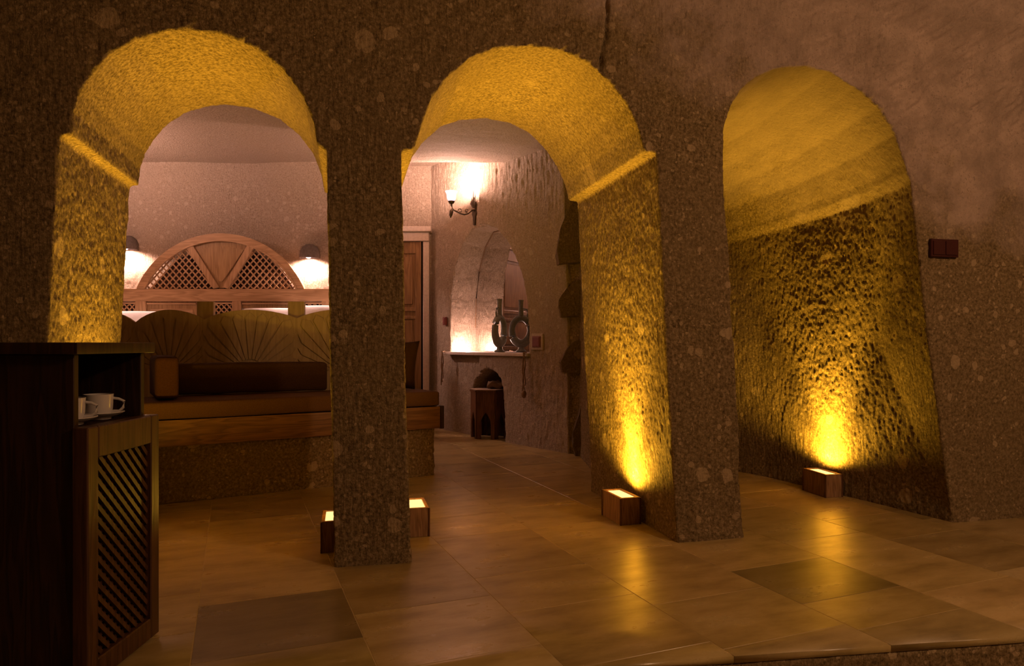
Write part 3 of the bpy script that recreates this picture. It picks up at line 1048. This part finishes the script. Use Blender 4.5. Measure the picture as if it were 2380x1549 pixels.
# ================================================================== BED
bed = thing('bed', 'bed with white linen on a raised stone base below the headboard', 'bed', (-2.75, 6.0, 0), 0)
obj('bed_base', box((-1.45, -0.72, 0.0), (1.30, 1.03, 0.62), 0.03, 2), 'tuff_room', bed)
mt = cushion(2.3, 1.70, 0.30, 0.02, 0.06)
obj('mattress', mt, 'linen', bed, loc=(-0.07, 0.14, 0.62))


def bed_pillow(x_px, y_top, w, lz, label, tilt=55, rz=0.0, yy=6.82):
    X = (x_px - CX) / FPX * yy
    ztop = EYE + (HY - y_top) / FPX * yy
    t = thing('bed_pillow', label, 'pillow', (X, yy, 0.94), rz, 'white pillows on the bed')
    h = ztop - 0.94
    ly = min(0.62, h / math.sin(math.radians(tilt)) * 0.97)
    obj('case', pillow(w, ly, lz), 'linen', t, loc=(0, 0, h / 2), rot=(math.radians(tilt), 0, 0))


bed_pillow(305, 724, 0.62, 0.14, 'white pillow at the left end of the bed, beside the pier', 50, 0.0)
bed_pillow(625, 715, 0.62, 0.14, 'wide white pillow leaning on the right of the headboard', 55)
bed_pillow(765, 708, 0.55, 0.14, 'white pillow half hidden behind the central pillar', 58, 0.12, 6.84)

# ================================================================== HEADBOARD
hbd = thing('headboard', 'pine headboard with round arched top, lattice wings and a wide rail', 'headboard', (0, HB_Y, 0), 0)
def hpoly(name, pts_px, y0, y1, mat, bev=0.002, parent=None):
    return obj(name, prism([hb(*p) for p in pts_px], 'y', y0, y1, bev), mat, parent or hbd)
hpoly('rail', [(210, 672), (210, 701), (800, 701), (800, 672)], -0.012, 0.035, 'pine', 0.004)
# arch frame
CXH, CYH, RO, RI = 513, 755, 212, 196
def arc(R_, x0=None, x1=None, n=37):
    """arc points from right to left at radius R_, cut off at the rail"""
    e_ = math.asin((CYH - 672) / R_)
    t0 = e_ if x0 is None else math.acos((x0 - CXH) / R_)
    t1 = math.pi - e_ if x1 is None else math.acos((x1 - CXH) / R_)
    return [(CXH + R_ * math.cos(t_), CYH - R_ * math.sin(t_)) for t_ in np.linspace(t0, t1, n)]
obj('arch_frame', prism([hb(*p) for p in arc(RO) + arc(RI)[::-1]], 'y', -0.016, 0.035, 0.003), 'pine', hbd)
obj('arch_bead', prism([hb(*p) for p in arc(RI + 1.5) + arc(RI - 2.5)[::-1]], 'y', -0.022, 0.0), 'pine', hbd)
obj('arch_shade', prism([hb(*p) for p in arc(RI - 11)], 'y', 0.062, 0.074), 'plank_end', hbd)  # dark sheet in place of the shadowed hollow behind the lattice
# centre wedge panel and its two struts
hpoly('strut', [(432, 575), (445, 565), (510, 668), (497, 672)], -0.014, 0.03, 'pine_v')
hpoly('strut', [(592, 575), (579, 565), (518, 668), (531, 672)], -0.014, 0.03, 'pine_v')
hpoly('wedge_panel', [(508, 671), (520, 671)] + arc(RI - 1, 588, 438, 9), 0.008, 0.03, 'pine_dark')
hpoly('raised_field', [(510, 655), (518, 655)] + arc(RI - 14, 568, 458, 9), -0.004, 0.008, 'pine_dark', 0.004)
# lattice wings, two layers of slats clipped by the arch and the strut
def in_wing(x, y, side):
    if y > 672: return False
    if math.hypot(x - CXH, y - CYH) > RI: return False
    if side < 0: return x < 438 + (y - 570) * 0.63
    return x > 586 - (y - 570) * 0.63
wing_slats = 0
for side in (-1, 1):
    for lay, sl in ((0, 1), (1, -1)):
        for c in range(-40, 60):
            # a slat line: x = x0 + sl*(y)  at 45 degrees
            x0 = CXH + c * 15.0
            pts = []
            yv = 546.0
            while yv < 673:
                xv = x0 + sl * (yv - 672) * 0.9
                if in_wing(xv, yv, side): pts.append((xv, yv))
                yv += 1.0
            if len(pts) < 6: continue
            (xa, ya), (xb, yb) = pts[0], pts[-1]
            A_, B_ = hb(xa, ya), hb(xb, yb)
            dx, dz = B_[0] - A_[0], B_[1] - A_[1]
            L = math.hypot(dx, dz); nx, nz = -dz / L * 0.0068, dx / L * 0.0068
            y0 = 0.004 + 0.008 * lay
            obj('lattice_slat', prism([(A_[0] + nx, A_[1] + nz), (B_[0] + nx, B_[1] + nz), (B_[0] - nx, B_[1] - nz), (A_[0] - nx, A_[1] - nz)], 'y', y0, y0 + 0.008), 'pine', hbd)
# lower row: stiles, panels and small lattices
for x0, x1 in ((248, 262), (315, 340), (540, 561), (690, 706), (748, 766)):
    hpoly('stile', [(x0, 701), (x0, 790), (x1, 790), (x1, 701)], -0.010, 0.03, 'pine_v', 0.002)
for x0, x1 in ((340, 456), (561, 690)):
    hpoly('panel', [(x0, 701), (x0, 790), (x1, 790), (x1, 701)], 0.014, 0.03, 'pine_dark', 0.001)
    hpoly('panel_field', [(x0 + 8, 718), (x0 + 8, 790), (x1 - 8, 790), (x1 - 8, 718)], 0.004, 0.014, 'pine', 0.003)
    hpoly('panel_bead', [(x0 + 1, 704), (x0 + 1, 708), (x1 - 1, 708), (x1 - 1, 704)], 0.0, 0.014, 'pine', 0.001)
for x0, x1 in ((262, 315), (476, 540), (706, 748)):
    hpoly('lattice_bead', [(x0, 703), (x0, 707), (x1, 707), (x1, 703)], 0.0, 0.014, 'pine', 0.001)
    for lay, sl in ((0, 1), (1, -1)):
        for c in range(-12, 24):
            xs0 = x0 + c * 12.5
            pts = [(xs0 + sl * (yv - 748) * 0.9, yv) for yv in range(707, 770)]
            pts = [p for p in pts if x0 < p[0] < x1]
            if len(pts) < 6: continue
            A_, B_ = hb(*pts[0]), hb(*pts[-1])
            dx, dz = B_[0] - A_[0], B_[1] - A_[1]
            L = math.hypot(dx, dz); nx, nz = -dz / L * 0.0068, dx / L * 0.0068
            y0 = 0.004 + 0.008 * lay
            obj('lattice_slat', prism([(A_[0] + nx, A_[1] + nz), (B_[0] + nx, B_[1] + nz), (B_[0] - nx, B_[1] - nz), (A_[0] - nx, A_[1] - nz)], 'y', y0, y0 + 0.008), 'pine', hbd)
obj('backing', prism([hb(*p) for p in [(210, 701), (210, 850), (800, 850), (800, 701)]], 'y', 0.05, 0.07), 'plank_end', hbd)

# ================================================================== DOOR in the back wall
DY = 7.19
def dp(x, y): return ((x - CX) / FPX * DY, EYE + (HY - y) / FPX * DY)
dr = tag(thing('door_1', None, None, (0, DY, 0)), kind='structure')
xl, xr = -1.78, dp(979, 0)[0]
zt = dp(0, 562)[1]
stile_x = dp(966, 0)[0]
obj('leaf', box((xl, 0.0, 0.005), (xr, 0.04, zt)), 'door_wood', dr)
obj('stile', box((stile_x, -0.016, 0.005), (xr, 0.0, zt), 0.003, 1), 'door_wood', dr)
obj('stile', box((xl, -0.016, 0.005), (xl + 0.09, 0.0, zt), 0.003, 1), 'door_wood', dr)
for y0, y1 in ((562, 590), (715, 724), (735, 742), (806, 815), (940, 985)):
    obj('rail', box((xl + 0.09, -0.014, max(0.006, dp(0, y1)[1])), (stile_x, 0.0, dp(0, y0)[1]), 0.003, 1), 'door_wood', dr)
for y0, y1 in ((597, 708), (745, 802), (822, 930)):
    obj('panel', box((xl + 0.13, -0.010, dp(0, y1)[1]), (stile_x - 0.028, 0.0, dp(0, y0)[1]), 0.006, 1), 'door_wood', dr)
obj('gap_shade', box((xr, -0.004, 0.0), (xr + 0.022, 0.03, zt + 0.01)), 'gap_shade', dr)  # solid dark strip painted as the shade in the opening
obj('frame', box((xr + 0.022, -0.03, 0.0), (xr + 0.085, 0.05, zt + 0.0), 0.004, 1), 'shelf', dr)
obj('lintel', box((xl - 0.08, -0.045, zt + 0.001), (xr + 0.085, 0.05, dp(0, 541)[1]), 0.004, 1), 'shelf', dr)
obj('cornice', box((xl - 0.1, -0.075, dp(0, 541)[1] + 0.0005), (xr + 0.11, 0.05, dp(0, 529)[1]), 0.006, 1), 'shelf', dr)

# ================================================================== FIREPLACE WALL FURNISHING
FR = math.atan2(FU[1], FU[0])
# mirror filling the back of the niche
mo = thing('wall_mirror', 'arched mirror filling the back of the lit niche', 'mirror', FW(niche[0][0], -NICHE_D + 0.012, 0), FR - math.radians(8))
# local x along FU, local y away from the room (= -FN)
na = [p[0] for p in niche]; amid = (na[0] + na[-1]) / 2
mpts = [(amid + (a - amid) * 0.985 - niche[0][0], max(z * 1.0, SHELF_Z + 0.022) if z < 1.0 else z - 0.006) for a, z in niche]
obj('glass', prism(mpts, 'y', 0.0, 0.006), 'mirror', mo)
rimp = [(a, 0.0, z) for a, z in mpts]
obj('rim', tube(rimp[1:-1], 0.006, 6), 'rope', mo)

sh = thing('mantel_shelf', 'thin pale mantel shelf across the niche', 'shelf', FW(0, 0, 0), FR)
obj('board', box((na[0] - 0.015, -STEP - 0.03, SHELF_Z - 0.012), (na[-1] + 0.012, NICHE_D - 0.02, SHELF_Z + 0.016), 0.003, 1), 'shelf', sh)


def tassel(a, zlen, label, knot):
    t = thing('rope_tassel', label, 'rope', FW(a, STEP + 0.045, SHELF_Z + 0.012), FR, 'brown ropes hanging from the mantel shelf')
    rnd = random.Random(int(a * 1000))
    for k in range(3):
        x0 = (k - 1) * 0.012
        path = [(x0 * 0.5, 0.02, 0.012), (x0 * 0.7, -0.004, 0.008)] + [(x0 + 0.008 * math.sin(q * 1.3 + k * 2), -0.006 - 0.004 * (k == 1), -zlen * q / 9 * (1 - 0.1 * k)) for q in range(1, 10)]
        obj('cord', tube(path, 0.0055, 6), 'rope', t)
    if knot:
        obj('knot', lathe([(0.001, 0.03), (0.016, 0.02), (0.024, 0.0), (0.018, -0.03), (0.001, -0.04)], 10), 'rope', t, loc=(0.004, -0.008, -zlen))
    return t


tassel(na[0] + 0.005, 0.33, 'thin brown rope hanging at the left end of the mantel shelf', False)
tassel(na[-1] - 0.01, 0.34, 'thicker knotted rope hanging at the right end of the mantel shelf', True)

# ring vase on the shelf
av = fwp(1163, 820)
vd = 0.09
# point on shelf seen at x=1163 and vd behind the front face
kx = (1161 - CX) / FPX
b_ = F0 - FN * vd
aa = (kx * b_[1] - b_[0]) / (FU[0] - kx * FU[1])
vpos = b_ + FU * aa
vase = thing('ring_vase', 'grey ceramic ring-shaped vase with tall neck standing before the mirror', 'vase', (float(vpos[0]), float(vpos[1]), SHELF_Z + 0.016), math.radians(62))
obj('foot', lathe([(0.001, 0.0), (0.05, 0.0), (0.052, 0.012), (0.03, 0.03), (0.024, 0.06), (0.032, 0.10), (0.001, 0.10)], 18), 'ceramic', vase)
obj('ring_body', tube([(0.088 * math.cos(q), 0, 0.205 + 0.122 * math.sin(q)) for q in [2 * math.pi * k / 32 for k in range(32)]], [0.031 + 0.010 * max(0, -math.sin(2 * math.pi * k / 32)) for k in range(32)], 12, closed=True), 'ceramic', vase)
obj('neck', lathe([(0.001, 0.31), (0.034, 0.31), (0.024, 0.36), (0.021, 0.42), (0.023, 0.485), (0.028, 0.50), (0.020, 0.50), (0.016, 0.47), (0.001, 0.46)], 18), 'ceramic', vase)
obj('handle', tube([(-0.018, 0, 0.415), (-0.055, 0, 0.41), (-0.066, 0, 0.37), (-0.055, 0, 0.315)], 0.009, 8), 'ceramic', vase)

# small lamp in the niche (glow at its left foot)
nl_p = FW(na[0] + 0.13, -0.12, SHELF_Z + 0.016)
nl = thing('niche_lamp', 'tiny uplight at the left foot of the mirror niche', 'lamp', nl_p, FR)
obj('lens', lathe([(0.001, 0.0), (0.022, 0.0), (0.022, 0.008), (0.016, 0.012), (0.001, 0.012)], 14), 'shade_glow', nl)
ld = bpy.data.lights.new('niche_bulb', 'POINT'); ld.color = PINK; ld.energy = NICHE_W; ld.shadow_soft_size = 0.012
lo = bpy.data.objects.new('niche_bulb', ld); COL.objects.link(lo); lo.parent = nl; lo.location = (0, 0, 0.03)


# switches and sockets
def switch_plate(name, label, loc, rotz, w, h, mat, gangs, frame=None, cat='switch'):
    t = thing(name, label, cat, loc, rotz)
    if frame:
        obj('surround', box((-w * 0.72, -0.004, -h * 0.72), (w * 0.72, 0.02, h * 0.72), 0.003, 1), frame, t)
    obj('plate', box((-w / 2, -0.012, -h / 2), (w / 2, 0.012, h / 2), 0.003, 1), mat, t)
    gw = (w - 0.016) / gangs
    for g in range(gangs):
        x0 = -w / 2 + 0.008 + g * gw
        obj('rocker', box((x0 + 0.002, -0.017, -h / 2 + 0.010), (x0 + gw - 0.002, -0.010, h / 2 - 0.010), 0.002, 1), mat, t)
    return t


s0, z0 = fp(2190, 578)
pz = AW(s0, -0.005, z0)
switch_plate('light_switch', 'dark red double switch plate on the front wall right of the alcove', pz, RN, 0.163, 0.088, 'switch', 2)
a0, z0 = fwq(1252, 795)
switch_plate('socket', 'red socket with pale surround right of the mantel shelf', FW(a0, STEP + 0.018, z0), FR, 0.105, 0.095, 'switch_room', 1, 'plate', 'socket')
a0, z0 = fwp(1037.5, 747)
switch_plate('light_switch', 'small red switch on the wall left of the mirror niche', FW(a0, 0.018, z0), FR, 0.055, 0.082, 'switch_room', 1)

# ================================================================== STOOL
k = (1137 - CX) / FPX
Ys = 6.50
stool = thing('stool', 'dark hexagonal wooden stool with arched legs before the fireplace opening', 'stool', (k * Ys, Ys, 0), math.radians(20))
HS, RS = 0.43, 0.172
for j in range(6):
    q = math.radians(60 * j)
    w = RS * 2 * math.sin(math.pi / 6) * 0.97; hw = w / 2
    lg = hw * 0.42
    pts = [(-hw, 0), (-hw + lg, 0), (-hw + lg, 0.13), (-hw + lg * 1.1, 0.17), (-hw * 0.28, 0.215), (0, 0.245), (hw * 0.28, 0.215), (hw - lg * 1.1, 0.17), (hw - lg, 0.13), (hw - lg, 0), (hw, 0), (hw, HS), (-hw, HS)]
    ap = RS * math.cos(math.pi / 6)
    obj('leg_panel', prism(pts, 'y', -0.009, 0.009, 0.001), 'stool', stool, loc=(ap * math.cos(q), ap * math.sin(q), 0), rot=(0, 0, q + math.pi / 2))
hexa = lambda r: [(r * math.cos(math.radians(30 + 60 * j)), r * math.sin(math.radians(30 + 60 * j))) for j in range(6)]
obj('top', prism(hexa(RS + 0.02), 'z', HS, HS + 0.022, 0.004), 'stool', stool)
obj('top_inlay', prism(hexa(RS + 0.008), 'z', HS + 0.022, HS + 0.027, 0.001), 'stool_top', stool)
fur = thing('folded_cloth', 'crumpled brown cloth lying on the stool top', 'cloth', (k * Ys + 0.06, Ys + 0.02, HS + 0.027))
me = pillow(0.17, 0.18, 0.07)
for v in me.vertices:
    v.co.z += 0.035 + 0.012 * math.sin(v.co.x * 60) * math.cos(v.co.y * 45)
    v.co.z = max(v.co.z, 0.0)
obj('cloth', me, 'rope', fur)

# ================================================================== CABINET with cups
CXF, Y0, Y1 = -1.115, 1.752, 2.088
cab = thing('cabinet', 'dark wooden minibar cabinet with open cup shelf and lattice door', 'cabinet', (CXF, Y0, 0), 0)
D = 0.55; Wc = Y1 - Y0; TP = 0.853; SHZ = 0.662
obj('side_panel', box((-D, 0, 0.0), (0, 0.02, TP), 0.002, 1), 'dark_wood', cab)
obj('side_panel', box((-D, Wc - 0.02, 0.0), (0, Wc, TP), 0.002, 1), 'dark_wood', cab)
obj('back_panel', box((-D, 0.0205, 0.0), (-D + 0.015, Wc - 0.0205, TP)), 'black_in', cab)
obj('shelf', box((-D + 0.016, 0.0205, SHZ - 0.02), (-0.002, Wc - 0.0205, SHZ)), 'dark_wood', cab)
obj('bottom', box((-D + 0.016, 0.0205, 0.02), (-0.002, Wc - 0.0205, 0.04)), 'black_in', cab)
obj('top', box((-D - 0.01, -0.022, TP + 0.0005), (0.022, Wc + 0.022, 0.884), 0.004, 2), 'dark_wood', cab)
dpn = bpy.data.objects.new('door', None); COL.objects.link(dpn); dpn.parent = cab
DT, DZ0, DZ1 = 0.043, 0.004, 0.667
ya, yb = -0.012, Wc + 0.004
sw = 0.046
obj('stile', box((0.002, ya, DZ0), (DT, ya + sw, DZ1), 0.003, 1), 'door_dark', dpn)
obj('stile', box((0.002, yb - sw, DZ0), (DT, yb, DZ1), 0.003, 1), 'door_dark', dpn)
obj('rail', box((0.002, ya + sw, DZ1 - 0.082), (DT, yb - sw, DZ1), 0.003, 1), 'door_dark', dpn)
obj('rail', box((0.002, ya + sw, DZ0), (DT, yb - sw, DZ0 + 0.06), 0.003, 1), 'door_dark', dpn)
obj('backing', box((0.003, ya + sw - 0.004, DZ0 + 0.05), (0.008, yb - sw + 0.004, DZ1 - 0.07)), 'black_in', dpn)
ly0, ly1, lz0, lz1 = ya + sw, yb - sw, DZ0 + 0.06, DZ1 - 0.082
for lay, sl in ((0, 1), (1, -1)):
    for c in range(-30, 40):
        zs = lz0 + c * 0.034
        pa, pb = None, None
        ts = np.linspace(ly0, ly1, 80)
        zz = zs + sl * (ts - ly0)
        ok = (zz > lz0) & (zz < lz1)
        if ok.sum() < 6: continue
        i0, i1 = np.where(ok)[0][[0, -1]]
        A_ = np.array([ts[i0], zz[i0]]); B_ = np.array([ts[i1], zz[i1]])
        dv = (B_ - A_) / np.linalg.norm(B_ - A_); nv = np.array([-dv[1], dv[0]]) * 0.006
        x0 = 0.014 + 0.009 * lay
        obj('lattice_slat', prism([tuple(A_ + nv), tuple(B_ + nv), tuple(B_ - nv), tuple(A_ - nv)], 'x', x0, x0 + 0.009), 'door_dark', dpn)


def cup(X, Y, label, slabel, rz):
    t = thing('saucer', slabel, 'saucer', (X, Y, SHZ + 0.001), 0, 'white saucers on the cabinet shelf')
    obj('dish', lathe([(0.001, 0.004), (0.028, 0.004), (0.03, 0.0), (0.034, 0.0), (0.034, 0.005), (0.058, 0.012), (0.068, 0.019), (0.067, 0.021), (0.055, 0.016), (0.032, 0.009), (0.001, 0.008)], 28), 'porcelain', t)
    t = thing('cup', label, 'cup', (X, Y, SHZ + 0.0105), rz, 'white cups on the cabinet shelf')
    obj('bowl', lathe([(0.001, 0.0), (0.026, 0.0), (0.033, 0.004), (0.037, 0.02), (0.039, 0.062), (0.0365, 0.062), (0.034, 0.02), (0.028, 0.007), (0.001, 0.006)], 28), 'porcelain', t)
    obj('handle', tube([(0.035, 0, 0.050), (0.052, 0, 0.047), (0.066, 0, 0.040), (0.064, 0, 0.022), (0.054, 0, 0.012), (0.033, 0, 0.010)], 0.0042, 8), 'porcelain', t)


cup(CXF - 0.085, Y0 + 0.245, 'white porcelain cup farther inside the cabinet shelf', 'white saucer under the farther cup', 0.35)
cup(CXF - 0.080, Y0 + 0.105, 'white porcelain cup at the near side of the cabinet shelf, partly cut off', 'white saucer under the nearer cup', 0.35)
